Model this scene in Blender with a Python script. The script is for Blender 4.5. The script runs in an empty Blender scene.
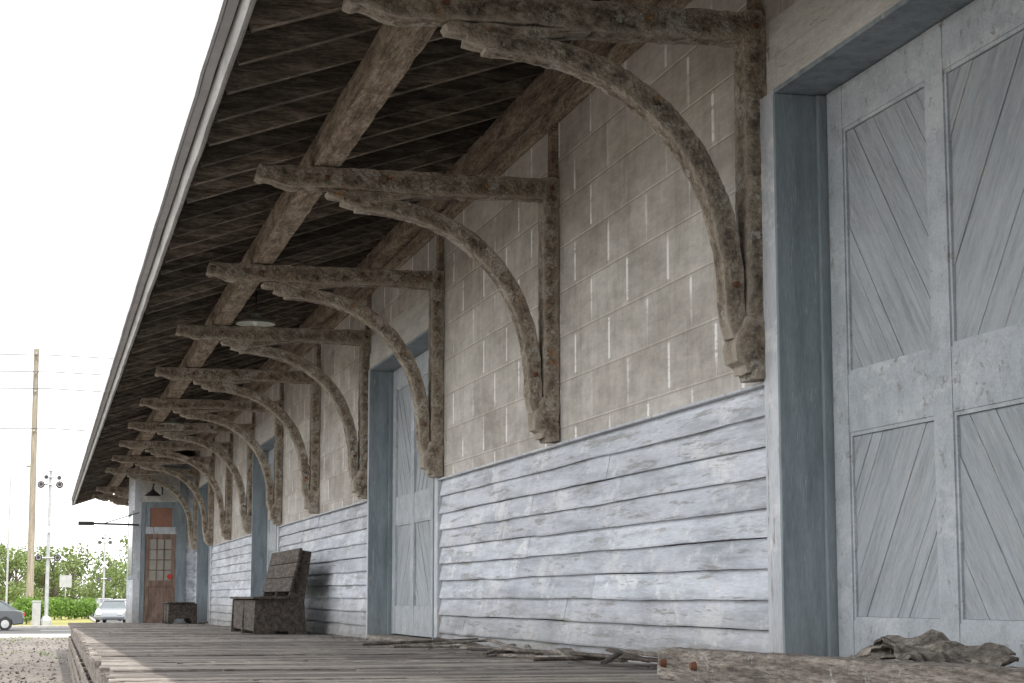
import bpy, math, random
from mathutils import Vector, noise
random.seed(7)
C=1.65   # camera height above ground; heights below are written relative to eye level
S=3.9; Y0=8.57
D=3.4
sc=bpy.context.scene

# ------------------------------------------------------------------ materials
def newmat(name):
    m=bpy.data.materials.new(name); m.use_nodes=True
    nt=m.node_tree; b=nt.nodes['Principled BSDF']
    return m,nt,b
def N(nt,t,**k):
    n=nt.nodes.new(t)
    for a,v in k.items():
        if a.startswith('i_'): n.inputs[a[2:]].default_value=v
        else: setattr(n,a,v)
    return n
def ramp(nt,fac,stops):
    r=nt.nodes.new('ShaderNodeValToRGB'); e=r.color_ramp.elements
    while len(e)<len(stops): e.new(0.5)
    for i,(p,c) in enumerate(stops):
        e[i].position=p; e[i].color=(c[0],c[1],c[2],1) if not isinstance(c,(int,float)) else (c,c,c,1)
    nt.links.new(fac,r.inputs[0]); return r.outputs[0]
def noise_n(nt,scale,stretch=(1,1,1),detail=8,rough=.6,rot=(0,0,0)):
    tc=nt.nodes.new('ShaderNodeTexCoord'); mp=nt.nodes.new('ShaderNodeMapping')
    src=tc.outputs['Object']
    if any(rot):
        m0=nt.nodes.new('ShaderNodeMapping'); m0.inputs['Rotation'].default_value=rot; nt.links.new(src,m0.inputs[0]); src=m0.outputs[0]
    mp.inputs['Scale'].default_value=stretch
    nt.links.new(src,mp.inputs[0])
    n=nt.nodes.new('ShaderNodeTexNoise'); n.inputs['Scale'].default_value=scale
    n.inputs['Detail'].default_value=min(detail,5); n.inputs['Roughness'].default_value=rough
    nt.links.new(mp.outputs[0],n.inputs['Vector']); return n.outputs[0]
def mix(nt,f,a,b,mode='MIX'):
    m=nt.nodes.new('ShaderNodeMix'); m.data_type='RGBA'; m.blend_type=mode
    for s,v in ((0,f),(6,a),(7,b)):
        if hasattr(v,'links') : nt.links.new(v,m.inputs[s])
        elif s==0: m.inputs[0].default_value=v
        else: m.inputs[s].default_value=(v[0],v[1],v[2],1)
    return m.outputs[2]
def bumpn(nt,b,h,strength,dist=.01):
    bp=nt.nodes.new('ShaderNodeBump'); bp.inputs['Strength'].default_value=strength; bp.inputs['Distance'].default_value=dist
    nt.links.new(h,bp.inputs['Height']); nt.links.new(bp.outputs[0],b.inputs['Normal'])
def simple(name,col,rough=.6,metal=0,var=.15,scale=4):
    m,nt,b=newmat(name)
    n=noise_n(nt,scale)
    c=ramp(nt,n,[(.3,[x*(1-var) for x in col]),(.7,[min(1,x*(1+var)) for x in col])])
    nt.links.new(c,b.inputs['Base Color']); b.inputs['Roughness'].default_value=rough; b.inputs['Metallic'].default_value=metal
    return m
def weathered(name,dark,mid,light,stretch=(1,1,1),scale=6,bump=.6,dist=.012,spots=None,spotpos=.62,rough=.9,rot=(0,0,0),island=0,pale=None,palepos=.54,edge=None,fines=.8):
    m,nt,b=newmat(name)
    a=noise_n(nt,scale,stretch,10,.75,rot)
    c=ramp(nt,a,[(.36,dark),(.5,mid),(.63,light)])
    big=noise_n(nt,1.7,(1,1,1),5,.6)
    c=mix(nt,ramp(nt,big,[(.35,0.0),(.65,.35)]),c,mid,'MIX')
    if pale:
        s=noise_n(nt,4.5,(1,1,1),8,.8)
        c=mix(nt,ramp(nt,s,[(palepos,0.0),(palepos+.04,.9)]),c,pale)
    if spots:
        s=noise_n(nt,7,(1,1,1),8,.75)
        c=mix(nt,ramp(nt,s,[(spotpos-.02,0.0),(spotpos+.04,.9)]),c,spots)
    f=noise_n(nt,scale*5,stretch,10,.75,rot)
    c=mix(nt,fines,c,ramp(nt,f,[(.38,(.35,.34,.33)),(.55,(1.1,1.1,1.1))]),'MULTIPLY')
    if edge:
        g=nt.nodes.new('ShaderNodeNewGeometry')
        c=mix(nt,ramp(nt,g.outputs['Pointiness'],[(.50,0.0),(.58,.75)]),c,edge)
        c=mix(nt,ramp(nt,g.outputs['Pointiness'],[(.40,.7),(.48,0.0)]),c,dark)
    if island:
        g=nt.nodes.new('ShaderNodeNewGeometry')
        c=mix(nt,island,c,ramp(nt,g.outputs['Random Per Island'],[(0,(.45,.43,.42)),(.5,(.9,.9,.9)),(1,(1.35,1.33,1.3))]),'MULTIPLY')
    nt.links.new(c,b.inputs['Base Color']); b.inputs['Roughness'].default_value=rough
    ad=N(nt,'ShaderNodeMath',operation='ADD'); nt.links.new(a,ad.inputs[0]); nt.links.new(f,ad.inputs[1])
    bumpn(nt,b,ad.outputs[0],bump,dist); return m
def peeling(name,paint,paint2,under,stretch,scale=5,peel=.6,bump=.4,grime=.0,rot=(0,0,0),soft=.07,island=0,streak=.5,white=None):
    m,nt,b=newmat(name)
    big=noise_n(nt,1.3,(1,1,1),6,.65)
    c=ramp(nt,big,[(.3,paint2),(.6,paint)])
    st2=noise_n(nt,scale*.6,stretch,6,.7,rot)
    c=mix(nt,streak,c,ramp(nt,st2,[(.32,(.58,.59,.60)),(.55,(1,1,1)),(.75,(1.14,1.14,1.14))]),'MULTIPLY')
    if white:
        wn=noise_n(nt,2.6,(1,.6,1.2),5,.75); c=mix(nt,ramp(nt,wn,[(.53,0.0),(.62,.7)]),c,white)
    g=noise_n(nt,scale,stretch,12,.78,rot)
    mask=ramp(nt,g,[(peel,0.0),(peel+soft,1.0)])
    c=mix(nt,mask,c,under)
    fine=noise_n(nt,scale*7,stretch,8,.7,rot)
    c=mix(nt,.5,c,ramp(nt,fine,[(.3,(.6,.6,.6)),(.6,(1.05,1.05,1.05))]),'MULTIPLY')
    if island:
        gg=nt.nodes.new('ShaderNodeNewGeometry')
        c=mix(nt,island,c,ramp(nt,gg.outputs['Random Per Island'],[(0,(.74,.74,.75)),(1,(1.12,1.12,1.12))]),'MULTIPLY')
    if grime:
        tc=nt.nodes.new('ShaderNodeTexCoord'); sx=nt.nodes.new('ShaderNodeSeparateXYZ'); nt.links.new(tc.outputs['Object'],sx.inputs[0])
        mr=nt.nodes.new('ShaderNodeMapRange'); mr.inputs[1].default_value=C-.45; mr.inputs[2].default_value=C+.05; mr.inputs[3].default_value=1; mr.inputs[4].default_value=0
        nt.links.new(sx.outputs[2],mr.inputs[0])
        gn=noise_n(nt,4,(1,1,2),8,.7)
        mu=N(nt,'ShaderNodeMath',operation='MULTIPLY'); nt.links.new(mr.outputs[0],mu.inputs[0]); nt.links.new(gn,mu.inputs[1])
        mu2=N(nt,'ShaderNodeMath',operation='MULTIPLY',use_clamp=True); mu2.inputs[1].default_value=grime; nt.links.new(mu.outputs[0],mu2.inputs[0])
        c=mix(nt,mu2.outputs[0],c,(.17,.155,.13))
    nt.links.new(c,b.inputs['Base Color']); b.inputs['Roughness'].default_value=.75
    sm=N(nt,'ShaderNodeMath',operation='SUBTRACT'); nt.links.new(fine,sm.inputs[0]); nt.links.new(mask,sm.inputs[1])
    bumpn(nt,b,sm.outputs[0],bump,.006); return m

M={}
M['bracket']=weathered('bracket_flaking_wood',(.085,.068,.052),(.34,.285,.22),(.62,.545,.45),(1,1,1),11,1.0,.03,spots=(.46,.24,.11),spotpos=.63,pale=(.60,.57,.52),palepos=.545,edge=(.62,.55,.46),fines=.7)
M['beam']=weathered('beam_wood',(.11,.08,.058),(.32,.25,.18),(.54,.45,.35),(3,.5,3),5,.9,.02,pale=(.48,.43,.36),palepos=.58)
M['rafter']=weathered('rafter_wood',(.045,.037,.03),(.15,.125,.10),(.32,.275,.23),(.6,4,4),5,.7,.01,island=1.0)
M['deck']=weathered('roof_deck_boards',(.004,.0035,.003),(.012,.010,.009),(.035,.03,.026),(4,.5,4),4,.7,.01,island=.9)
M['siding']=peeling('siding_paint',(.63,.67,.735),(.49,.53,.60),(.36,.365,.37),(3,.35,4),4,.555,.6,grime=1.4,soft=.09,island=.6,streak=.9,white=(.78,.80,.82))
M['trim']=peeling('trim_paint',(.57,.60,.645),(.44,.47,.52),(.27,.26,.25),(3,3,.5),5,.59,.5,grime=1.0,white=(.72,.735,.75))
M['jamb']=peeling('jamb_paint',(.27,.32,.355),(.20,.245,.275),(.40,.41,.41),(3,3,.4),6,.60,.5,grime=.6,streak=.8)
M['door']=peeling('door_paint',(.44,.48,.525),(.36,.40,.44),(.30,.30,.29),(2,2,2),6,.585,.6,grime=.5,white=(.54,.57,.60))
M['panelA']=peeling('door_board_paint_a',(.40,.44,.48),(.32,.355,.39),(.50,.51,.52),(2,.5,5),6,.52,.8,rot=(math.radians(-51),0,0),soft=.2,streak=.7)
M['panelB']=peeling('door_board_paint_b',(.40,.44,.48),(.32,.355,.39),(.50,.51,.52),(2,.5,5),6,.52,.8,rot=(math.radians(51),0,0),soft=.2,streak=.7)
M['header']=peeling('header_paint',(.58,.565,.54),(.48,.465,.44),(.30,.28,.26),(3,.5,3),5,.61,.4,streak=.7)
M['plank']=weathered('platform_plank',(.10,.088,.078),(.26,.235,.215),(.45,.42,.39),(.5,5,5),5,.8,.01,spots=(.54,.52,.50),spotpos=.64,island=.9)
M['oldwood']=weathered('old_timber',(.09,.075,.065),(.235,.205,.175),(.42,.38,.335),(4,.4,4),5,.9,.015,pale=(.40,.38,.35),palepos=.57)
M['benchwood']=weathered('bench_wood',(.025,.02,.017),(.075,.06,.05),(.16,.135,.115),(4,.6,4),5,.7,.01,island=.5)
M['dark']=simple('dark_interior',(.02,.018,.016),.9)
M['fascia']=peeling('fascia_paint',(.40,.39,.385),(.30,.29,.285),(.20,.18,.16),(3,.5,3),4,.60,.3,streak=.9)
M['metal']=simple('drip_edge_metal',(.50,.51,.53),.45,.3)
M['shingle']=weathered('roof_shingle',(.05,.05,.05),(.10,.095,.09),(.16,.15,.14),(1,1,1),6)
M['rust']=simple('rusty_iron',(.16,.07,.04),.8,.3,.4,20)
M['enamel']=simple('enamel_shade',(.62,.66,.60),.4,0,.1)
M['iron']=simple('dark_iron',(.05,.05,.05),.6,.3)
M['glass']=simple('window_glass',(.10,.12,.13),.12)
M['paneglass']=simple('pale_glass',(.32,.31,.27),.3)  # paler glass colour for the panes of the office bay door
M['reddoor']=weathered('brown_door_paint',(.12,.08,.065),(.22,.15,.12),(.30,.215,.18),(3,3,.6),5,.3,.005,fines=.3)
M['orange']=simple('transom_board',(.27,.13,.09),.6)
M['red']=simple('red_sign_paint',(.50,.03,.02),.5)
M['debris']=weathered('tar_paper',(.05,.045,.04),(.16,.14,.12),(.36,.33,.29),(1,1,1),8,.8,.01)

# concrete block wall
def blockmat():
    m,nt,b=newmat('block_wall')
    tc=nt.nodes.new('ShaderNodeTexCoord'); sx=nt.nodes.new('ShaderNodeSeparateXYZ'); cb=nt.nodes.new('ShaderNodeCombineXYZ')
    nt.links.new(tc.outputs['Object'],sx.inputs[0]); nt.links.new(sx.outputs[1],cb.inputs[0]); nt.links.new(sx.outputs[2],cb.inputs[1])
    br=nt.nodes.new('ShaderNodeTexBrick'); nt.links.new(cb.outputs[0],br.inputs['Vector'])
    br.inputs['Scale'].default_value=1; br.inputs['Brick Width'].default_value=.78; br.inputs['Row Height'].default_value=.31
    br.inputs['Mortar Size'].default_value=.007; br.inputs['Mortar Smooth'].default_value=.3; br.inputs['Bias'].default_value=0
    br.inputs['Color1'].default_value=(.43,.405,.375,1); br.inputs['Color2'].default_value=(.54,.52,.49,1); br.inputs['Mortar'].default_value=(.66,.63,.59,1)
    c=br.outputs['Color']; 
    n=noise_n(nt,2.0,(1,.7,1.3),8,.75)
    c=mix(nt,.9,c,ramp(nt,n,[(.33,(.70,.68,.66)),(.60,(1.1,1.1,1.1))]),'MULTIPLY')
    w=noise_n(nt,14,(1,.3,1.3),8,.75)
    c=mix(nt,.5,c,ramp(nt,w,[(.35,(.72,.71,.70)),(.62,(1.12,1.12,1.12))]),'MULTIPLY')
    dr=noise_n(nt,6,(1,1.6,.22),5,.7)
    c=mix(nt,.35,c,ramp(nt,dr,[(.36,(.66,.64,.61)),(.52,(1,1,1))]),'MULTIPLY')
    # dark brown joint line just beneath each bed joint
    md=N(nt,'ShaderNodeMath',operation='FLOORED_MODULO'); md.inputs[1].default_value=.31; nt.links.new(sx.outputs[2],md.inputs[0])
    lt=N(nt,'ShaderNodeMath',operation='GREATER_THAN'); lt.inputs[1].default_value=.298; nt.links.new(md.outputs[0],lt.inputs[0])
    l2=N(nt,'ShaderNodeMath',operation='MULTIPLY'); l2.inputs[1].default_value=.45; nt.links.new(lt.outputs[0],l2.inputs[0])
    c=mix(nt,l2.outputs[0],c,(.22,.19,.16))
    b2=nt.nodes.new('ShaderNodeTexBrick'); nt.links.new(cb.outputs[0],b2.inputs['Vector'])
    b2.inputs['Scale'].default_value=1; b2.inputs['Brick Width'].default_value=.78; b2.inputs['Row Height'].default_value=.31
    b2.inputs['Mortar Size'].default_value=.024; b2.inputs['Mortar Smooth'].default_value=.3
    mod=N(nt,'ShaderNodeMath',operation='PINGPONG'); mod.inputs[1].default_value=.155; nt.links.new(sx.outputs[2],mod.inputs[0])
    gt=N(nt,'ShaderNodeMath',operation='GREATER_THAN'); gt.inputs[1].default_value=.026; nt.links.new(mod.outputs[0],gt.inputs[0])
    wn=noise_n(nt,1.5,(1,1.1,1.5),3,.5)
    wm=ramp(nt,wn,[(.42,0.0),(.55,1.0)])
    ragged=ramp(nt,w,[(.34,0.0),(.46,1.0)])
    mu=N(nt,'ShaderNodeMath',operation='MULTIPLY'); nt.links.new(b2.outputs['Fac'],mu.inputs[0]); nt.links.new(gt.outputs[0],mu.inputs[1])
    mu2=N(nt,'ShaderNodeMath',operation='MULTIPLY'); nt.links.new(mu.outputs[0],mu2.inputs[0]); nt.links.new(wm,mu2.inputs[1])
    mu3=N(nt,'ShaderNodeMath',operation='MULTIPLY'); nt.links.new(mu2.outputs[0],mu3.inputs[0]); nt.links.new(ragged,mu3.inputs[1])
    c=mix(nt,mu3.outputs[0],c,(.86,.85,.84))
    nt.links.new(c,b.inputs['Base Color']); b.inputs['Roughness'].default_value=.9
    inv=N(nt,'ShaderNodeMath',operation='SUBTRACT'); nt.links.new(w,inv.inputs[0]); nt.links.new(br.outputs['Fac'],inv.inputs[1])
    bumpn(nt,b,inv.outputs[0],.6,.008); return m
M['block']=blockmat()

def groundmat(name,c1,c2,c3,scale):
    m,nt,b=newmat(name)
    a=noise_n(nt,scale,(1,1,1),12,.8); d=noise_n(nt,.12,(1,1,1),6,.6)
    c=ramp(nt,a,[(.35,c1),(.5,c2),(.65,c3)])
    c=mix(nt,.8,c,ramp(nt,d,[(.35,(.7,.7,.7)),(.65,(1.1,1.1,1.1))]),'MULTIPLY')
    nt.links.new(c,b.inputs['Base Color']); b.inputs['Roughness'].default_value=.95
    bumpn(nt,b,a,.6,.05); return m
M['ground']=groundmat('ground_grass',(.05,.075,.02),(.10,.14,.04),(.16,.18,.07),1.5)
M['gravel']=groundmat('gravel',(.07,.06,.052),(.15,.135,.12),(.27,.245,.22),4)
M['asphalt']=groundmat('asphalt',(.05,.05,.052),(.075,.075,.077),(.10,.10,.10),2)
M['drygrass']=groundmat('dry_grass',(.12,.13,.03),(.24,.23,.06),(.34,.31,.11),3)
M['concrete']=groundmat('kerb_concrete',(.28,.27,.26),(.36,.35,.33),(.45,.44,.42),2)
M['paint']=simple('road_paint',(.7,.7,.68),.8)
def leafmat(name,a,bc):
    m,nt,b=newmat(name)
    n=noise_n(nt,.9,(1,1,1),6,.7); c=ramp(nt,n,[(.35,a),(.65,bc)])
    nt.links.new(c,b.inputs['Base Color']); b.inputs['Roughness'].default_value=.6
    tr=nt.nodes.new('ShaderNodeBsdfTranslucent'); nt.links.new(c,tr.inputs[0]); ms=nt.nodes.new('ShaderNodeMixShader'); ms.inputs[0].default_value=.4
    out=nt.nodes['Material Output']; nt.links.new(b.outputs[0],ms.inputs[1]); nt.links.new(tr.outputs[0],ms.inputs[2]); nt.links.new(ms.outputs[0],out.inputs[0]); return m
M['leafA']=leafmat('tree_leaves',(.12,.17,.05),(.24,.31,.11))
M['leafB']=leafmat('hedge_leaves',(.10,.19,.03),(.22,.36,.07))
M['bark']=weathered('bark',(.05,.04,.03),(.11,.09,.07),(.18,.15,.12),(4,4,.6),3)
M['polewood']=weathered('pole_wood',(.18,.155,.12),(.30,.26,.21),(.40,.355,.30),(6,6,.4),2,.3,fines=.3)
M['silver']=simple('galvanised_steel',(.45,.46,.47),.45,.5)
M['white']=simple('white_sign_paint',(.75,.75,.74),.5)
M['black']=simple('black_paint',(.03,.03,.03),.5)
M['wire']=simple('wire',(.10,.10,.10),.6)
M['tyre']=simple('tyre_rubber',(.02,.02,.02),.8)
def carpaint(n,c):
    m,nt,b=newmat(n); b.inputs['Base Color'].default_value=(*c,1); b.inputs['Roughness'].default_value=.25; b.inputs['Metallic'].default_value=.3
    b.inputs['Coat Weight'].default_value=.6; return m
# ------------------------------------------------------------------ mesh builder
class MB:
    def __init__(s): s.v=[];s.f=[];s.m=[];s.mats=[]
    def mi(s,k):
        if k not in s.mats: s.mats.append(k)
        return s.mats.index(k)
    def face(s,vs,k):
        b=len(s.v); s.v+= [tuple(p) for p in vs]; s.f.append(list(range(b,b+len(vs)))); s.m.append(s.mi(k))
    def box(s,x0,x1,y0,y1,z0,z1,k):
        b=len(s.v)
        s.v+=[(x0,y0,z0),(x1,y0,z0),(x1,y1,z0),(x0,y1,z0),(x0,y0,z1),(x1,y0,z1),(x1,y1,z1),(x0,y1,z1)]
        for q in ((0,3,2,1),(4,5,6,7),(0,1,5,4),(1,2,6,5),(2,3,7,6),(3,0,4,7)):
            s.f.append([b+i for i in q]); s.m.append(s.mi(k))
    def prism(s,pts2,axis,a0,a1,k):
        def mk(p,a):
            return (a,p[0],p[1]) if axis=='x' else ((p[0],a,p[1]) if axis=='y' else (p[0],p[1],a))
        n=len(pts2); b=len(s.v)
        s.v+=[mk(p,a0) for p in pts2]+[mk(p,a1) for p in pts2]; i=s.mi(k)
        s.f.append(list(range(b,b+n))[::-1]); s.m.append(i); s.f.append(list(range(b+n,b+2*n))); s.m.append(i)
        for j in range(n):
            s.f.append([b+j,b+(j+1)%n,b+n+(j+1)%n,b+n+j]); s.m.append(i)
    def sweep(s,path,side,w,ts,k,jit=0.0,ring=4,seed=0,fr=9):
        side=Vector(side); n=len(path); rings=[]
        for i,p in enumerate(path):
            p=Vector(p); a=Vector(path[max(0,i-1)]); c=Vector(path[min(n-1,i+1)]); t=(c-a).normalized(); nn=t.cross(side).normalized()
            th=ts[i] if isinstance(ts,(list,tuple)) else ts
            pts=[]
            for e in range(4):
                A=[(-.5,-.5),(.5,-.5),(.5,.5),(-.5,.5)][e]; B=[(-.5,-.5),(.5,-.5),(.5,.5),(-.5,.5)][(e+1)%4]
                for q in range(ring):
                    u=q/ring; pts.append((A[0]+(B[0]-A[0])*u,A[1]+(B[1]-A[1])*u))
            r=[]
            for (u,vv) in pts:
                P=p+side*(u*w)+nn*(vv*th)
                if jit:
                    q=P*fr+Vector((seed*3.1,seed*7.7,0)); d=noise.noise_vector(q)*jit*.6+noise.noise_vector(q*3.1)*jit*.7
                    P=P+d
                    if abs(u)==.5 and abs(vv)==.5: P-= (side*(u*2)+nn*(vv*2))*min(.004,jit)
                s.v.append(tuple(P)); r.append(len(s.v)-1)
            rings.append(r)
        i=s.mi(k); m=len(rings[0])
        for a,b2 in zip(rings,rings[1:]):
            for j in range(m):
                s.f.append([a[j],a[(j+1)%m],b2[(j+1)%m],b2[j]]); s.m.append(i)
        s.f.append(rings[0][::-1]); s.m.append(i); s.f.append(rings[-1]); s.m.append(i)
    def line(s,a,b,side,w,t,k,jit=0,seg=.12,ring=3,seed=0,fr=9):
        a=Vector(a);b=Vector(b); n=max(1,int((b-a).length/seg)); s.sweep([a.lerp(b,i/n) for i in range(n+1)],side,w,t,k,jit,ring,seed,fr)
    def tube(s,path,r,k,n=10,caps=True):
        rings=[];m=len(path)
        for i,p in enumerate(path):
            p=Vector(p);t=(Vector(path[min(m-1,i+1)])-Vector(path[max(0,i-1)])).normalized()
            up=Vector((0,0,1)) if abs(t.z)<.9 else Vector((1,0,0)); a=t.cross(up).normalized(); b=t.cross(a)
            rr=r[i] if isinstance(r,(list,tuple)) else r; q=[]
            for j in range(n):
                an=2*math.pi*j/n; s.v.append(tuple(p+a*math.cos(an)*rr+b*math.sin(an)*rr)); q.append(len(s.v)-1)
            rings.append(q)
        i=s.mi(k)
        for a,b in zip(rings,rings[1:]):
            for j in range(n): s.f.append([a[j],a[(j+1)%n],b[(j+1)%n],b[j]]); s.m.append(i)
        if caps: s.f.append(rings[0][::-1]); s.m.append(i); s.f.append(rings[-1]); s.m.append(i)
    def lathe(s,c,prof,k,n=24,axis='z'):
        rings=[]
        for (r,h) in prof:
            q=[]
            for j in range(n):
                an=2*math.pi*j/n; x,y=r*math.cos(an),r*math.sin(an)
                P={'z':(x,y,h),'x':(h,x,y),'y':(x,h,y)}[axis]
                s.v.append((c[0]+P[0],c[1]+P[1],c[2]+P[2])); q.append(len(s.v)-1)
            rings.append(q)
        i=s.mi(k)
        for a,b in zip(rings,rings[1:]):
            for j in range(n): s.f.append([a[j],a[(j+1)%n],b[(j+1)%n],b[j]]); s.m.append(i)
    def make(s,name,parent=None,bevel=0,smooth=False,off=True):
        me=bpy.data.meshes.new(name); dz=C if off else 0
        me.from_pydata([(x,y,z+dz) for x,y,z in s.v],[],s.f)
        for k in s.mats: me.materials.append(M[k])
        me.polygons.foreach_set('material_index',s.m)
        if smooth: me.polygons.foreach_set('use_smooth',[True]*len(s.f))
        me.update(); o=bpy.data.objects.new(name,me); sc.collection.objects.link(o)
        import bmesh as _b
        bm=_b.new(); bm.from_mesh(me); _b.ops.recalc_face_normals(bm,faces=bm.faces); bm.to_mesh(me); bm.free()
        if bevel:
            bv=o.modifiers.new('bevel','BEVEL'); bv.width=bevel; bv.segments=2; bv.limit_method='ANGLE'
        if parent: o.parent=parent
        return o
def empty(name):
    e=bpy.data.objects.new(name,None); sc.collection.objects.link(e); return e
def platz(y): return -.30-.0068*y

# ------------------------------------------------------------------ depot
depot=empty('train_depot')
YN,YF=-7.0,59.5
doors=[(4.88,8.38),(16.6,20.1),(28.35,31.8),(40.0,43.3)]
spans=[(YN,4.88),(8.38,16.6),(20.1,28.35),(31.8,40.0),(43.3,YF)]
TW=lambda y:.205 if abs(y-8.38)<.01 else .14
ST=1.02
wall=MB()
for a,b in spans:
    wall.box(3.4,3.64,a,b,ST,3.66,'block')
    wall.box(3.42,3.64,a,b,-1.65,ST-.002,'dark')
for a,b in doors:
    wall.box(3.403,3.64,a+.001,b-.001,2.801,3.66,'block')
wall.make('block_wall',depot)
hd=MB()
for a,b in doors:
    hd.box(3.385,3.64,a+.001,b-.001,2.60,2.80,'header'); hd.box(3.37,3.637,a+.001,b-.001,2.43,2.60,'header')
    for q0,q1 in ((a-.12,a),(b,b+.12)):
        hd.box(3.385,3.399,q0,q1,2.60,2.80,'header'); hd.box(3.37,3.399,q0,q1,2.431,2.60,'header')
hd.make('door_header',depot,.004)
# clapboards
cl=MB()
for a,b in spans:
    z=ST; i=0
    while z>-1.6:
        h=.148+random.uniform(-.004,.004)
        y=a+(TW(a) if a>0 else 0); end=b-(.14 if b<YF else 0)
        while y<end-.01:
            e=min(end,y+random.uniform(2.5,5.2))
            if end-e<.8: e=end
            n=max(2,int((e-y)/.25)); dz=random.uniform(-.004,.004); dx=random.uniform(-.003,.002)
            idx=[]
            mi=cl.mi('siding')
            for j in range(n+1):
                yy=y+.002+(e-y-.004)*j/n; wob=noise.noise(Vector((yy*.9,z*9,1)))*.006+noise.noise(Vector((yy*4,z*9,5)))*.0025
                base=len(cl.v)
                cl.v+=[(3.405+dx,yy,z+dz+wob),(3.377+dx+wob*.5,yy,z-h+.012+dz+wob),(3.379+dx+wob*.5,yy,z-h+dz+wob*1.6),(3.418,yy,z-h+dz)]
                idx.append(base)
            for p,q in zip(idx,idx[1:]):
                for r in range(3): cl.f.append([p+r,p+r+1,q+r+1,q+r]); cl.m.append(mi)
            for p in (idx[0],idx[-1]): cl.f.append([p,p+1,p+2,p+3]); cl.m.append(mi)
            y=e
        z-=h
cl.make('clapboard_siding',depot)
tr=MB()
for a,b in spans:
    if a>0: tr.box(3.36,3.417,a+.002,a+TW(a)-.002,-1.6,2.429,'trim')
    if b<YF: tr.box(3.36,3.417,b-.138,b-.002,-1.6,2.429,'trim')
    tr.box(3.362,3.40,a+TW(a),b-.14,ST-.006,ST+.012,'trim')
tr.make('corner_boards',depot,.006)
# door reveals
rv=MB()
for a,b in doors:
    rv.box(3.350,3.80,b-.024,b+.0015,-1.6,2.404,'jamb'); rv.box(3.350,3.80,a-.0015,a+.024,-1.6,2.404,'jamb')
    rv.box(3.352,3.80,a+.0015,b-.0015,2.405,2.4285,'jamb')
    rv.box(3.56,3.62,b-.055,b-.025,-1.6,2.40,'jamb')
    rv.box(3.34,3.9,a+.025,b-.025,platz(b)-.2,platz(b)+.035,'oldwood')
    rv.box(3.85,3.95,a-.3,b+.3,-1.6,2.9,'dark')
rv.make('door_frame',depot,.004)
# doors
def clip(poly,x0,x1,y0,y1):
    def cl_(p,f,inter):
        out=[]
        for i in range(len(p)):
            A,B=p[i-1],p[i]
            if f(B):
                if not f(A): out.append(inter(A,B))
                out.append(B)
            elif f(A): out.append(inter(A,B))
        return out
    def ix(c): return lambda A,B:(c,A[1]+(B[1]-A[1])*(c-A[0])/(B[0]-A[0]))
    def iy(c): return lambda A,B:(A[0]+(B[0]-A[0])*(c-A[1])/(B[1]-A[1]),c)
    for f,i in ((lambda p:p[0]>=x0-1e-9,ix(x0)),(lambda p:p[0]<=x1+1e-9,ix(x1)),(lambda p:p[1]>=y0-1e-9,iy(y0)),(lambda p:p[1]<=y1+1e-9,iy(y1))):
        if len(poly)<3: return []
        poly=cl_(poly,f,i)
    return poly
for (a,b) in doors:
    dm=MB(); X=3.60; zb=platz(b)+.05
    dm.box(X+.035,X+.06,a,b-.07,zb,2.40,'dark')
    hi=b-.07
    st=[(hi,hi-.17)]
    c1=(hi-.17,hi-1.04); s2=(c1[1],c1[1]-.17); c2=(s2[1],s2[1]-.87)
    st+= [s2,(c2[1],c2[1]-.14),(c2[1]-.15,c2[1]-.29)]
    c3=(c2[1]-.29,a+.12); st.append((a+.12,a+.026))
    for p,q in st: dm.box(X,X+.034,q+.001,p-.001,zb,2.40,'door')
    for (p,q),dr in ((c1,1),(c2,-1),(c3,1)):
        rz=[(zb,-.11),(.75,1.02),(2.19,2.40)]
        for r0,r1 in rz: dm.box(X+.003,X+.034,q,p,r0,r1,'door')
        for (z0,z1,d2) in ((-.11,.75,1),(1.02,2.19,-1)):
            for bx in ((q,q+.018,z0,z1),(p-.018,p,z0,z1),(q+.018,p-.018,z0,z0+.018),(q+.018,p-.018,z1-.018,z1)):
                dm.box(X+.008,X+.033,bx[0],bx[1],bx[2],bx[3],'door')
            sl=-dr*d2*1.25; w=.085
            step=w*math.sqrt(1+sl*sl)
            ymid=(p+q)/2; zm=(z0+z1)/2
            for k in range(-20,21):
                lo=zm+k*step+.0015; hi2=zm+(k+1)*step-.0015
                poly=[(q-1,lo+sl*(q-1-ymid)),(p+1,lo+sl*(p+1-ymid)),(p+1,hi2+sl*(p+1-ymid)),(q-1,hi2+sl*(q-1-ymid))]
                poly=clip(poly,q+.019,p-.019,z0+.019,z1-.019)
                if len(poly)>=3:
                    dm.prism(poly,'x',X+.020+random.uniform(-.003,.003),X+.0345,'panelA' if sl>0 else 'panelB')
    dm.make('freight_door',depot,.003)
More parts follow.
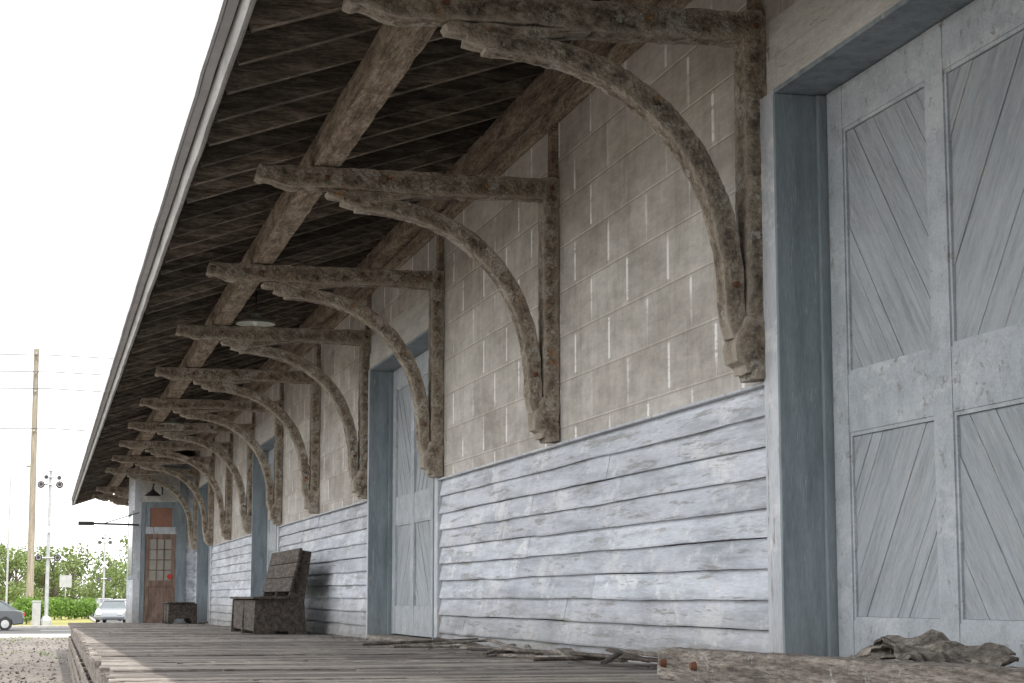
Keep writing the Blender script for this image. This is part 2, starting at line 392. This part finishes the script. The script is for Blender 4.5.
# brackets
def bracket(k):
    y=Y0+S*k+.085; mb=MB(); w=.155; sd=k+1
    yv=(0,1,0)
    mb.line((3.34,y,2.88),(3.34,y,1.28),yv,w+.015,.115,'bracket',.011,.03,5,sd,16)
    mb.sweep([(3.335,y,1.33),(3.325,y,1.29),(3.32,y,1.26),(3.305,y,1.23),(3.30,y,1.19),(3.30,y,1.16),(3.32,y,1.145),(3.325,y,1.12),(3.325,y,1.10),(3.342,y,1.09),(3.345,y,1.045)],yv,w+.035,[.13,.15,.155,.18,.185,.185,.15,.145,.14,.11,.10],'bracket',.009,6,sd+.5,20)
    path=[];th=[]
    n=70
    for i in range(n+1):
        x=1.31+(3.40-1.31)*i/n; t=(x-1.31)
        if t<.05: T=.10+.5*t
        elif t<.24: T=.105+.05*(1-math.cos((t-.05)/.19*math.pi))/2
        else: T=.15+.008*math.sin(t*5+sd)
        path.append((x,y,2.872-T/2)); th.append(T)
    mb.sweep(path,yv,w+.01,th,'bracket',.012,6,sd+.2,15)
    xs=[1.79,1.80,1.85,1.90,1.905,1.95,2.0,2.06,2.07,2.12,2.2,2.3,2.4,2.5]; Ts=[.03,.055,.06,.065,.10,.115,.12,.115,.09,.08,.07,.05,.03,.015]
    mb.sweep([(x,y,2.725-T/2) for x,T in zip(xs,Ts)],yv,w-.015,Ts,'bracket',.009,5,sd+.9,18)
    path=[];th=[]
    for i in range(81):
        a=math.pi/2*(1-i/80)
        n_=2/2.3
        cx=1.98+1.245*(abs(math.cos(a))**n_); cz=1.38+1.255*(abs(math.sin(a))**n_)
        path.append((cx,y,cz)); th.append(.10+.018*math.sin(i/80*math.pi))
    path.append((3.23,y,1.33)); th.append(.10); path.append((3.25,y,1.25)); th.append(.09)
    P2=[path[0]];T2=[th[0]]
    for p,t in zip(path[1:],th[1:]):
        if (Vector(p)-Vector(P2[-1])).length>.012: P2.append(p);T2.append(t)
    mb.sweep(P2,yv,w-.02,T2,'bracket',.011,6,sd+.3,17)
    for (bx,bz) in ((3.225,1.50),(3.345,2.80),(1.78,2.80)):
        mb.lathe((bx,y-w/2-.006,bz),[(0,-.015),(.014,-.015),(.016,0),(.016,.02)],'rust',8,'y')
    mb.box(3.35,3.398,y-.05,y+.05,2.88,3.44,'beam')
    mb.make('eave_bracket',depot)
for k in range(-3,13):
    if k in (10,): continue
    bracket(k)
pm=MB(); pm.line((1.78,YN,2.972),(1.78,YF,2.972),(1,0,0),.19,.19,'beam',.010,.2,3,3,4); pm.make('purlin_beam',depot)
pm=MB(); pm.line((3.32,YN,3.52),(3.32,YF,3.52),(1,0,0),.15,.17,'beam',.006,.3,3,5,3); pm.line((3.37,YN,3.33),(3.37,YF,3.33),(1,0,0),.05,.12,'beam',.003,.5,2,6,3); pm.make('wall_plate',depot)
rz=lambda x:2.48+.34*x
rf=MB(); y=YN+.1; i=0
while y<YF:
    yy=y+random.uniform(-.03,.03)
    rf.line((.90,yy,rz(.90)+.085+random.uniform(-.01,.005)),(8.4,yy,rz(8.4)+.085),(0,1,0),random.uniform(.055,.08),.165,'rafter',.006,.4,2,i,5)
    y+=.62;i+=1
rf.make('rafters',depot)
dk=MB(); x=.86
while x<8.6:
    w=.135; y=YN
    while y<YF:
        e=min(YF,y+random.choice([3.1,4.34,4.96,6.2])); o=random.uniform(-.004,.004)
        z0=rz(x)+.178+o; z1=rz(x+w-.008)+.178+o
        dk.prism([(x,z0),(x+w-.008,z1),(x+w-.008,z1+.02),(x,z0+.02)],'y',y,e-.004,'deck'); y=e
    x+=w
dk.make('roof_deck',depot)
ro=MB()
xr=8.6; zr=rz(xr)
ro.prism([(.78,rz(.78)+.207),(xr,zr+.207),(xr,zr+.245),(.78,rz(.78)+.24)],'y',YN-.1,YF+.1,'shingle')
ro.prism([(xr+.002,zr+.207),(2*xr-.8,rz(.8)+.207),(2*xr-.8,rz(.8)+.245),(xr+.002,zr+.245)],'y',YN-.1,YF+.1,'shingle')
ro.make('roof_covering',depot)
fa=MB()
fa.line((.878,YN-.1,2.865),(.878,YF+.1,2.865),(1,0,0),.035,.20,'fascia',.006,.35,2,9,1.5)
fa.line((.826,YN-.1,2.928),(.826,YF+.1,2.928),(1,0,0),.062,.024,'metal',.005,.5,1,3,1.2); fa.line((.78,YN-.1,2.928),(.78,YF+.1,2.928),(1,0,0),.026,.066,'metal',.006,.5,1,3,1.2)
for yy in (YN-.14,YF+.102): fa.prism([(.80,rz(.8)-.02),(xr,zr-.02),(2*xr-.8,rz(.8)-.02),(2*xr-.8,rz(.8)+.18),(xr,zr+.18),(.8,rz(.8)+.18)],'y',yy,yy+.035,'fascia')
fa.make('fascia_board',depot)
ew=MB()
for yy in (YN,YF-.2): ew.prism([(3.645,-1.65),(13.8,-1.65),(13.8,3.6),(xr,zr+.1),(3.645,3.64)],'y',yy,yy+.2,'block')
ew.box(13.6,13.8,YN+.2,YF-.2,-1.65,3.6,'block'); ew.make('rear_and_end_walls',depot)
# projecting office bay
by=44.5; bx0=2.02
bb=MB(); pz=platz(by)
bb.box(bx0+.02,3.40,by+.03,by+4.2,-1.65,3.02,'siding')
bb.box(bx0-.02,bx0+.14,by-.02,by+.028,pz,2.95,'trim'); bb.box(3.02,3.18,by-.02,by+.028,pz,2.95,'jamb')
z=2.9
while z>-.6:
    bb.prism([(by+.028,z),(by+.012,z-.13),(by+.028,z-.13)],'x',3.18,3.39,'siding'); z-=.135
bb.box(bx0+.14,3.02,by-.015,by+.028,2.15,2.95,'header')
dx0,dx1=2.26,2.96
bb.box(bx0+.14,dx0,by-.01,by+.028,pz,2.149,'jamb'); bb.box(dx1,3.02,by-.01,by+.028,pz,2.149,'jamb')
bb.box(dx0,dx1,by,by+.028,1.42,1.58,'trim'); bb.box(dx0,dx1,by,by+.028,2.02,2.149,'jamb')
bb.box(dx0+.05,dx1-.05,by+.015,by+.029,1.58,2.02,'orange')
bb.box(dx0,dx0+.10,by,by+.028,1.58,2.02,'jamb');bb.box(dx1-.10,dx1,by,by+.028,1.58,2.02,'jamb')
bb.box(dx0,dx0+.1,by+.004,by+.028,pz,1.42,'reddoor');bb.box(dx1-.1,dx1,by+.004,by+.028,pz,1.42,'reddoor')
for z0,z1 in ((pz,pz+.2),(.22,.36),(1.30,1.42)): bb.box(dx0+.1,dx1-.1,by+.004,by+.028,z0,z1,'reddoor')
bb.box(dx0+.1,dx1-.1,by+.02,by+.029,pz+.2,.22,'reddoor'); bb.box(dx0+.1,dx1-.1,by+.02,by+.029,.36,1.30,'paneglass')
for i in (1,2): 
    xx=dx0+.1+(dx1-dx0-.2)*i/3; bb.box(xx-.012,xx+.012,by+.008,by+.0215,.36,1.30,'reddoor')
for i in (1,2,3):
    zz=.36+.94*i/4; bb.box(dx0+.1,dx1-.1,by+.009,by+.0205,zz-.012,zz+.012,'reddoor')
bb.lathe((dx1-.13,by-.0,.45),[(0,-.012),(.06,-.012),(.06,.004)],'red',20,'y')
bb.box(bx0,bx0+.018,by+.9,by+3.2,.4,2.0,'jamb'); bb.box(bx0-.006,bx0-.001,by+1.0,by+3.1,.5,1.9,'glass')
bb.make('office_bay',depot,.003)
ia=MB(); ia.tube([(2.1,by-.1,1.62),(.75,by-.1,1.65)],.022,'iron',8); ia.box(.75,1.1,by-.11,by-.09,1.60,1.69,'iron'); ia.tube([(2.1,by-.1,1.9),(1.3,by-.1,1.64)],.012,'iron',6)
ia.make('signal_arm',depot)

# lamps
def gooseneck(x,y,z):
    mb=MB(); pts=[(x,y,z)]
    for i in range(13):
        a=math.pi*i/12; pts.append((x-.12+.12*math.cos(a),y-.22+.22*math.cos(a),z+.1+.2*math.sin(a)))
    mb.tube(pts,.022,'iron',8); yy=y-.44
    mb.lathe((x-.24,yy,z-.02),[(.03,.12),(.05,.08),(.10,.05),(.19,-.03),(.185,-.03),(.09,.035)],'iron',20)
    mb.make('gooseneck_wall_lamp')
gooseneck(2.62,by-.0,2.32)
def pendant(x,y,z):
    mb=MB(); mb.tube([(x,y,z+.05),(x,y,rz(x)+.06)],.010,'iron',8)
    mb.lathe((x,y,z),[(.025,.08),(.05,.07),(.055,.035),(.12,.015),(.205,-.03),(.21,-.04),(.20,-.035),(.11,.005),(.05,.02)],'enamel',32)
    mb.lathe((x,y,z-.02),[(.03,.04),(.035,0),(.02,-.03),(0,-.04)],'white',14)
    mb.make('pendant_lamp',smooth=True)
pendant(2.12,20.1,2.91); pendant(2.03,32.0,2.87)

# ------------------------------------------------------------------ platform
plat=empty('wooden_platform')
pp=MB(); y=-3.0
xe=lambda y:.27+.0085*y
i=0
while y<46.5:
    w=.19+random.uniform(-.02,.02); z=platz(y)+random.uniform(-.008,.005)
    x0=xe(y)+random.uniform(-.05,.02); x1=(3.30 if y<44 else 2.0)+random.uniform(-.03,.03)
    mid=random.choice([x1,x1,1.5+random.random()])
    segs=[(x0,mid)]+([(mid+.006,x1)] if mid<x1-.1 else [])
    for a,b in segs:
        n=6; q=random.uniform(-.003,.003)
        pp.sweep([(a+(b-a)*j/n,y+w/2,z-.025+q+noise.noise(Vector((i,j*.7,0)))*.005) for j in range(n+1)],(0,1,0),w-.014,.05,'plank',.002,1,i)
    y+=w; i+=1
pp.make('deck_planks',plat,.004)
ps=MB()
for xo in (.10,1.1,2.1,3.0):
    a=Vector((xe(-3)+xo,-3,platz(-3)-.175)); b=Vector((xe(46)+xo,46.4,platz(46)-.175)); ps.line(a,b,(1,0,0),.16,.24,'oldwood',.006,.5,2,xo,3)
y=-2.6
while y<46.5:
    for xo in (.08,1.6,3.0): ps.line((xe(y)+xo,y,platz(y)-.30),(xe(y)+xo,y,-1.66),(0,1,0),.2,.2,'oldwood',.01,.2,2,y,6)
    y+=1.95
for j,dz in enumerate((.36,.56,.76)):
    a=Vector((xe(-3)-.01,-3,platz(-3)-dz)); b=Vector((xe(46)-.01,46.4,platz(46)-dz)); ps.line(a,b,(1,0,0),.03,.12,'oldwood',.008,.5,2,j*3,3)
ps.make('platform_framing',plat,.004)

def bench(x1,y0,y1,name,back=True):
    e=empty(name); zf=platz((y0+y1)/2); sw=MB(); n=4
    for yy in (y0,(y0+y1)/2-.02,y1-.05):
        if back: pr=[(x1-.66,zf),(x1-.42,zf),(x1-.40,zf+.05),(x1-.24,zf+.05),(x1-.22,zf),(x1-.02,zf),(x1-.05,zf+.40),(x1+.03,zf+1.0),(x1-.09,zf+1.02),(x1-.24,zf+.47),(x1-.64,zf+.43)]
        else: pr=[(x1-.66,zf),(x1-.56,zf),(x1-.50,zf+.12),(x1-.20,zf+.12),(x1-.14,zf),(x1-.04,zf),(x1-.06,zf+.43),(x1-.64,zf+.43)]
        sw.prism(pr,'y',yy,yy+.05,'benchwood')
    sw.make('end_frames',e,.006)
    st=MB()
    for j in range(4 if back else 5): st.box(x1-.67+j*.115,x1-.565+j*.115,y0-.06,y1+.04,zf+.435,zf+.462,'benchwood')
    st.make('seat',e,.004)
    if back:
        bk=MB()
        d=Vector((.13,0,.56)).normalized()
        for j in range(3):
            p=Vector((x1-.215,0,zf+.50))+d*(.02+j*.18); q=p+d*.172; nx=Vector((d.z,0,-d.x))*.03
            bk.prism([(p.x-nx.x,p.z-nx.z),(q.x-nx.x,q.z-nx.z),(q.x,q.z),(p.x,p.z)],'y',y0-.08,y1+.05,'benchwood')
        bk.make('backrest',e,.004)
    fr=MB(); fr.box(x1-.63,x1-.605,y0+.05,y1-.05,zf+.05,zf+.42,'benchwood'); fr.make('front_apron',e,.004)
bench(3.12,23.0,25.8,'wooden_bench'); bench(3.22,40.6,42.4,'wooden_bench',False)

# foreground timber & debris
tb=MB(); tb.line((2.70,8.02,platz(8)+.062),(2.66,3.2,platz(3)+.066),(1,0,0),.16,.135,'oldwood',.009,.04,6,4,14)
for yy in (7.9,7.5): tb.lathe((2.612,yy,platz(8)+.07),[(0,-.02),(.014,-.02),(.02,0),(.02,.03)],'rust',10,'x')
tb.make('weathered_timber')
cp_=MB()
random.seed(5)
for s_ in range(9):
    cx,cy=3.08+random.uniform(-.06,.05),6.5+random.uniform(-.28,.24); L_,W_=random.uniform(.16,.30),random.uniform(.07,.13); an=random.uniform(-.5,.5)+math.pi/2; hb=random.uniform(.01,.09); tl=random.uniform(-.04,.06)
    n=10; g=[]
    for i in range(n+1):
        r=[]
        for j in range(n+1):
            u,v=i/n*2-1,j/n*2-1
            zz=max(platz(6)+.012,platz(6)+.02+hb+.05*(1-u*u)+.04*noise.noise(Vector((u*1.9+s_*4,v*1.9,s_)))+tl*v)
            x_=u*L_*(1+.2*noise.noise(Vector((v*4,s_,1)))); y_=v*W_*(1+.3*noise.noise(Vector((u*4,s_,2))))
            cp_.v.append((cx+x_*math.cos(an)-y_*math.sin(an),cy+x_*math.sin(an)+y_*math.cos(an),zz)); r.append(len(cp_.v)-1)
        g.append(r)
    for i in range(n):
        for j in range(n): cp_.f.append([g[i][j],g[i+1][j],g[i+1][j+1],g[i][j+1]]); cp_.m.append(cp_.mi('debris'))
o=cp_.make('crumpled_tar_paper'); sm_=o.modifiers.new('thick','SOLIDIFY'); sm_.thickness=.008
lp=MB()
random.seed(21)
for i in range(20):
    y=random.uniform(8.8,15.5); x=random.uniform(2.8,3.2); a=random.uniform(-.5,.5)+(math.pi/2 if random.random()<.8 else 0); l=random.uniform(.3,1.1)
    z=platz(y)+.018+random.random()*.02
    d=Vector((math.cos(a),math.sin(a),0))*l/2; p=Vector((x,y,z))
    if (p+d).x>3.3 or (p-d).x>3.3: p.x-=.15
    lp.line(p-d,p+d+Vector((0,0,random.uniform(0,.05))),Vector((-d.y,d.x,0)).normalized(),random.uniform(.03,.10),.022,'oldwood' if i%3 else 'benchwood',.004,.15,2,i)
lp.make('loose_boards')
ld=MB()
for i in range(800):
    y=random.uniform(6,42); x=3.33-abs(random.gauss(0,.3)) if random.random()<.85 else random.uniform(.6,3.3); s=random.uniform(.006,.022); z=platz(y)+.006
    a=random.random()*3.1
    c_,s_=math.cos(a)*s,math.sin(a)*s
    ld.face([(x-c_,y-s_,z),(x+s_,y-c_,z+s*.2),(x+c_,y+s_,z),(x-s_,y+c_,z+s*.3)],'debris')
ld.make('dry_leaf_litter')

# ------------------------------------------------------------------ ground
def sheet(name,pts,z,k):
    mb=MB(); mb.face([(x,y,z) for x,y in pts],k); return mb.make(name,off=False)
sheet('ground',[(-1500,-1500),(1500,-1500),(1500,2500),(-1500,2500)],0,'ground')
sheet('gravel_yard',[(-60,-60),(40,-60),(40,80),(-60,80)],.004,'gravel')
sheet('pavement',[(-300,80),(300,80),(300,87.8),(-300,87.8)],.006,'concrete')
sheet('road',[(-300,88),(300,88),(300,104),(-300,104)],.008,'asphalt')
sheet('parking_lot',[(3.4,112),(60,112),(60,290),(4.6,290)],.008,'asphalt')
sheet('dry_grass_verge',[(-14,106),(3.2,106),(4.4,300),(-14,300)],.006,'drygrass')
kb=MB(); kb.box(-300,300,104,104.2,0,.13,'concrete'); kb.prism([(3.2,112),(3.38,112),(4.58,290),(4.4,290)],'z',0,.13,'concrete'); kb.make('kerb',off=False,bevel=.02)
rm=MB()
for i in range(-30,30): rm.box(i*6,i*6+3,95.9,96.05,.009,.012,'paint')
for i in range(14): rm.prism([(5,118+i*7),(9.5,120+i*7),(9.5,120.12+i*7),(5,118.12+i*7)],'z',.009,.012,'paint')
rm.make('road_markings',off=False)
gs=MB(); random.seed(3)
for i in range(5500):
    y=random.uniform(20,79); x=random.uniform(-7,.1+.0085*min(y,46)) if y<47 else random.uniform(-7,8); s=random.uniform(.02,.07)
    p=[Vector((random.gauss(0,1),random.gauss(0,1),random.gauss(0,.5))).normalized()*s for _ in range(4)]
    b=len(gs.v); gs.v+=[(x+q.x,y+q.y,max(.004,.015+q.z)) for q in p]; k=gs.mi('gravel')
    for f in ((0,1,2),(0,2,3),(0,3,1),(1,3,2)): gs.f.append([b+t for t in f]); gs.m.append(k)
gs.make('gravel_stones',off=False)
wd=MB()
for i in range(90):
    y=random.uniform(50,80); x=random.uniform(-6,5)
    if noise.noise(Vector((x*.4,y*.1,0)))<.12: continue
    for j in range(10):
        a=random.random()*6.28; h=random.uniform(.04,.13); p=Vector((x+random.gauss(0,.15),y+random.gauss(0,.15),.004)); t=Vector((math.cos(a)*.06,math.sin(a)*.06,h))
        wd.face([p+Vector((.012,0,0)),p+t,p-Vector((.012,0,0))],'leafA')
wd.make('weeds',off=False)

# ------------------------------------------------------------------ foliage
def leaves(mb,c,rad,n,size,k,shell=.5):
    for _ in range(n):
        d=Vector((random.gauss(0,1),random.gauss(0,1),random.gauss(0,1))).normalized(); r=shell+(1-shell)*random.random()
        p=Vector(c)+Vector((d.x*rad[0],d.y*rad[1],d.z*rad[2]))*r
        a=Vector((random.gauss(0,1),random.gauss(0,1),random.gauss(0,1))).normalized(); b=a.cross(Vector((random.gauss(0,1),random.gauss(0,1),random.gauss(0,1)))).normalized()
        s=size*random.uniform(.6,1.3)
        mb.face([p-a*s,p+b*s*.6,p+a*s,p-b*s*.6],k)
def tree(mb,x,y,h,w):
    tr_=[(x,y,0),(x+random.uniform(-.2,.2),y,h*.3),(x+random.uniform(-.4,.4),y,h*.6),(x,y,h*.85)]
    mb.tube(tr_,[h*.03,h*.022,h*.013,h*.005],'bark',7)
    nb=random.randint(15,20)
    for i in range(nb):
        an=random.random()*6.28; hh=random.uniform(.15,.98); rr=w*math.sin(min(1,(1.12-hh)*1.5)*1.5)*random.uniform(.4,1)
        p=(x+math.cos(an)*rr,y+math.sin(an)*rr,h*hh*.93)
        mb.tube([(x,y,h*hh*.55),p],[h*.010,h*.003],'bark',4)
        s=random.uniform(.28,.5)*w
        leaves(mb,p,(s,s,s*.75),75,h*.028,'leafA',.3)
random.seed(11)
tm=MB()
for i in range(52):
    y=random.uniform(235,330); x=-45+i*2.0+random.uniform(-1,1)
    h=random.uniform(5.5,9.0); tree(tm,x,y,h,h*.45)
for x,y,h in ((10.5,215,9.6),(14,225,9),(-6,230,8.5),(-4,236,8),(-9,236,9),(1.5,250,8.3),(4,262,8.8)): tree(tm,x,y,h,h*.42)
tm.make('distant_trees',off=False)
def hedge(pts,name,seed):
    random.seed(seed); mb=MB()
    for (x,y,r,h) in pts:
        mb.tube([(x,y,0),(x,y,h*.6)],[.05,.02],'bark',5)
        for t in range(5):
            c=(x+random.uniform(-.4,.4)*r,y+random.uniform(-.4,.4)*r,h*random.uniform(.4,.62)); leaves(mb,c,(r*.8,r*.8,h*.42),190,.09,'leafB',.5)
    mb.make(name,off=False)
hedge([(-.85,118,.75,1.75),(.0,118.6,.7,1.7),(-1.3,119,.6,1.6)],'hedge',1)
hedge([(.9+i*.5,140+i*1.1,.7,1.6) for i in range(6)],'hedge',2)

# ------------------------------------------------------------------ street things
def pole(x,y,h):
    mb=MB(); mb.tube([(x,y,0),(x-.05,y,h*.5),(x-.1,y,h)],[.24,.21,.17],'polewood',12)
    for z in (h-.3,h-1.6,h-2.8,h-5.4): mb.tube([(x-.1,y-.3,z),(x-.1,y-.16,z)],[.06,.05],'silver',8)
    mb.make('utility_pole',off=False)
pole(-.75,128,17.8)
wr=MB()
for z,sag in ((17.4,.4),(16.3,.5),(15.2,.6),(12.6,.8)):
    pts=[]
    for i in range(41):
        t=i/40; x=-60+t*120; s=abs(x+.75)/60
        pts.append((x,127.7,z-4*sag*s*(1-s)))
    wr.tube(pts,.034,'wire',5)
wr.make('overhead_wires',off=False)
for px in (-60.5,60.5):
    mb=MB(); mb.tube([(px,128,0),(px,128,17.8)],[.24,.17],'polewood',10)
    mb.make('utility_pole',off=False)
def signal(x,y,h):
    e=empty('railroad_crossing_signal'); mb=MB()
    mb.tube([(x,y,.4),(x,y,h)],[.11,.08],'silver',12); mb.lathe((x,y,0),[(.3,0),(.3,.35),(.22,.5),(.12,.6)],'silver',12); mb.make('mast',e,off=False)
    hd_=MB()
    for z in (h-.75,h*.44):
        hd_.tube([(x-.62,y-.1,z),(x+.62,y-.1,z)],.045,'silver',8)
        for dx in (-.5,.5):
            hd_.lathe((x+dx,y-.18,z),[(0,.02),(.19,.0),(.20,-.01),(.19,.01)],'black',20,'y')
            hd_.lathe((x+dx,y-.2,z),[(.12,.02),(.13,-.22),(.11,-.22),(.11,-.03),(0,-.05)],'silver',14,'y')
            hd_.lathe((x+dx,y+.1,z),[(0,.25),(.11,.22),(.13,.0),(.11,-.2)],'silver',14,'y')
            hd_.lathe((x+dx,y-.24,z),[(0,-.01),(.08,0)],'reddoor',14,'y')
    hd_.tube([(x-.25,y-.3,h-.35),(x+.5,y+.3,h-.35)],.045,'silver',8)
    for q in (-1,1): hd_.lathe((x+.12+q*.35,y+q*.28,h-.35),[(0,.12),(.14,.1),(.14,-.14),(.1,-.14)],'silver',12,'y')
    hd_.make('flashing_lights',e,off=False)
    cb=MB()
    for sg in (1,-1):
        d=Vector((1,0,sg)).normalized()*.5; n_=Vector((-d.z,0,d.x)).normalized()*.09; c0=Vector((x,y-.14-.02*sg,h*.62))
        q=[c0-d-n_,c0+d-n_,c0+d+n_,c0-d+n_]; cb.prism([(p.x,p.z) for p in q],'y',c0.y-.008,c0.y+.008,'white')
    cb.make('crossbuck',e,off=False)
    bx=MB(); bx.box(x-.75,x-.3,y-.2,y+.2,0,1.35,'silver'); bx.box(x-.78,x-.27,y-.23,y+.23,1.35,1.41,'silver'); bx.make('relay_cabinet',e,.02,off=False)
    bl=MB(); bl.lathe((x,y,h),[(.0,.22),(.10,.20),(.16,.08),(.17,0)],'silver',16); bl.make('bell',e,off=False)
signal(.26,108,8.5); signal(5.8,190,7.6)
def lamp(x,y,h):
    mb=MB(); mb.tube([(x,y,0),(x,y,h),(x+.3,y,h+.3),(x+1.4,y,h+.4)],[.1,.07,.05,.04],'silver',8); mb.lathe((x+1.6,y,h+.36),[(0,.08),(.3,.03),(.32,-.03),(.15,-.12),(0,-.14)],'silver',12); mb.make('street_lamp',off=False)
lamp(-3.2,185,13.5)
def sign(x,y,h,w,hh,k,name):
    mb=MB(); mb.tube([(x,y,0),(x,y,h)],.04,'silver',8)
    mb.box(x-w,x+w,y-.06,y-.045,h-hh,h+hh,k); 
    mb.make(name,off=False,bevel=.004)
sign(1.9,165,2.9,.5,.5,'silver','roadside_sign')

def car(x,y,ang,paint,name='parked_car'):
    e=empty(name); e.location=(x,y,0); e.rotation_euler=(0,0,ang)
    M['_cp']=paint
    W=.88
    mb=MB(); prof=[(-2.25,.32),(-2.3,.6),(-2.22,.92),(-1.9,1.0),(-.9,1.02),(.75,.98),(1.85,.86),(2.2,.7),(2.28,.45),(2.2,.28),(1.72,.26),(1.66,.48),(1.42,.64),(1.12,.48),(1.06,.26),(-1.06,.26),(-1.12,.48),(-1.42,.64),(-1.70,.48),(-1.76,.26)]
    mb.prism(prof,'y',-W,W,'_cp'); o=mb.make('body',e,.06,off=False)
    m2=MB()
    b=[(-1.85,-.80,.99),(.95,-.80,.96),(.95,.80,.96),(-1.85,.80,.99)]; t=[(-1.2,-.60,1.40),(.22,-.60,1.40),(.22,.60,1.40),(-1.2,.60,1.40)]
    m2.v+=b+t
    for q in ((4,5,6,7),(0,1,5,4),(1,2,6,5),(2,3,7,6),(3,0,4,7)): m2.f.append(list(q)); m2.m.append(m2.mi('glass'))
    m2.make('windows',e,.03,off=False)
    rf_=MB(); rf_.prism([(-1.28,1.405),(.30,1.405),(.18,1.45),(-1.15,1.45)],'y',-.61,.61,'_cp')
    for s_ in (-1,1):
        rf_.line((-.45,s_*.80,.98),(-.45,s_*.605,1.41),(1,0,0),.07,.02,'_cp'); rf_.line((.98,s_*.79,.96),(.24,s_*.60,1.42),(0,1,0),.05,.04,'_cp'); rf_.line((-1.88,s_*.79,.98),(-1.22,s_*.60,1.42),(0,1,0),.05,.08,'_cp')
    rf_.make('roof_and_pillars',e,.02,off=False)
    wh=MB()
    for wx in (-1.41,1.39):
        for s_ in (-1,1):
            wh.lathe((wx,s_*.80,.32),[(0,-.09),(.20,-.09),(.31,-.08),(.32,0),(.31,.08),(.20,.09),(0,.09)],'tyre',20,'y'); wh.lathe((wx,s_*.80,.32),[(0,s_*.10),(.19,s_*.095),(.2,s_*.085)],'silver',16,'y')
    wh.make('wheels',e,off=False)
    li=MB(); 
    for s_ in (-1,1): li.box(2.18,2.29,s_*.62-.15,s_*.62+.15,.58,.72,'white'); li.box(-2.31,-2.24,s_*.66-.13,s_*.66+.13,.68,.85,'red')
    li.make('lights',e,.01,off=False)
    del M['_cp']
cp={n:carpaint('car_paint_'+n,c) for n,c in dict(grey=(.10,.11,.12),silver=(.24,.26,.29),white=(.6,.6,.6),blue=(.05,.08,.14),tan=(.3,.26,.2)).items()}
car(-3.1,97,math.pi,cp['grey'])
car(4.3,118,math.radians(-100),cp['silver']); car(6.3,134,math.radians(-105),cp['blue']); car(6.0,148,math.radians(-105),cp['white']); car(7.6,160,math.radians(-105),cp['tan'])
car(8.0,174,math.radians(-105),cp['silver']); car(8.9,188,math.radians(-105),cp['grey']); car(6.4,205,math.radians(-100),cp['white'])

# ------------------------------------------------------------------ light
sd=Vector((.06,-.42,.90)).normalized()
el=math.asin(sd.z); az=math.atan2(sd.x,sd.y)
w=bpy.data.worlds.new('World'); sc.world=w; w.use_nodes=True; nt=w.node_tree
sky=nt.nodes.new('ShaderNodeTexSky'); sky.sky_type='NISHITA'; sky.sun_disc=False; sky.sun_elevation=el; sky.sun_rotation=az
sky.dust_density=4; sky.air_density=1.2
bg=nt.nodes['Background']; bg.inputs[1].default_value=.15
mx=nt.nodes.new('ShaderNodeMix'); mx.data_type='RGBA'; mx.inputs[0].default_value=.78
nt.links.new(sky.outputs[0],mx.inputs[6]); mx.inputs[7].default_value=(18.6,18.4,18.2,1)
nt.links.new(mx.outputs[2],bg.inputs[0])
ld_=bpy.data.lights.new('sun','SUN'); ld_.energy=4.6; ld_.angle=math.radians(.5); ld_.color=(1,.95,.88)
so=bpy.data.objects.new('sun',ld_); sc.collection.objects.link(so); so.rotation_euler=sd.to_track_quat('Z','Y').to_euler()
# ------------------------------------------------------------------ camera
cd=bpy.data.cameras.new('camera'); cam=bpy.data.objects.new('camera',cd); sc.collection.objects.link(cam)
cam.location=(0,0,C); cam.rotation_euler=(math.radians(90+7.64),0,math.radians(-13.78))
cd.sensor_width=36; cd.lens=1900/1024*36; cd.clip_end=5000; cd.clip_start=.05
sc.camera=cam
sc.view_settings.view_transform='Standard'; sc.view_settings.look='None'; sc.view_settings.exposure=0
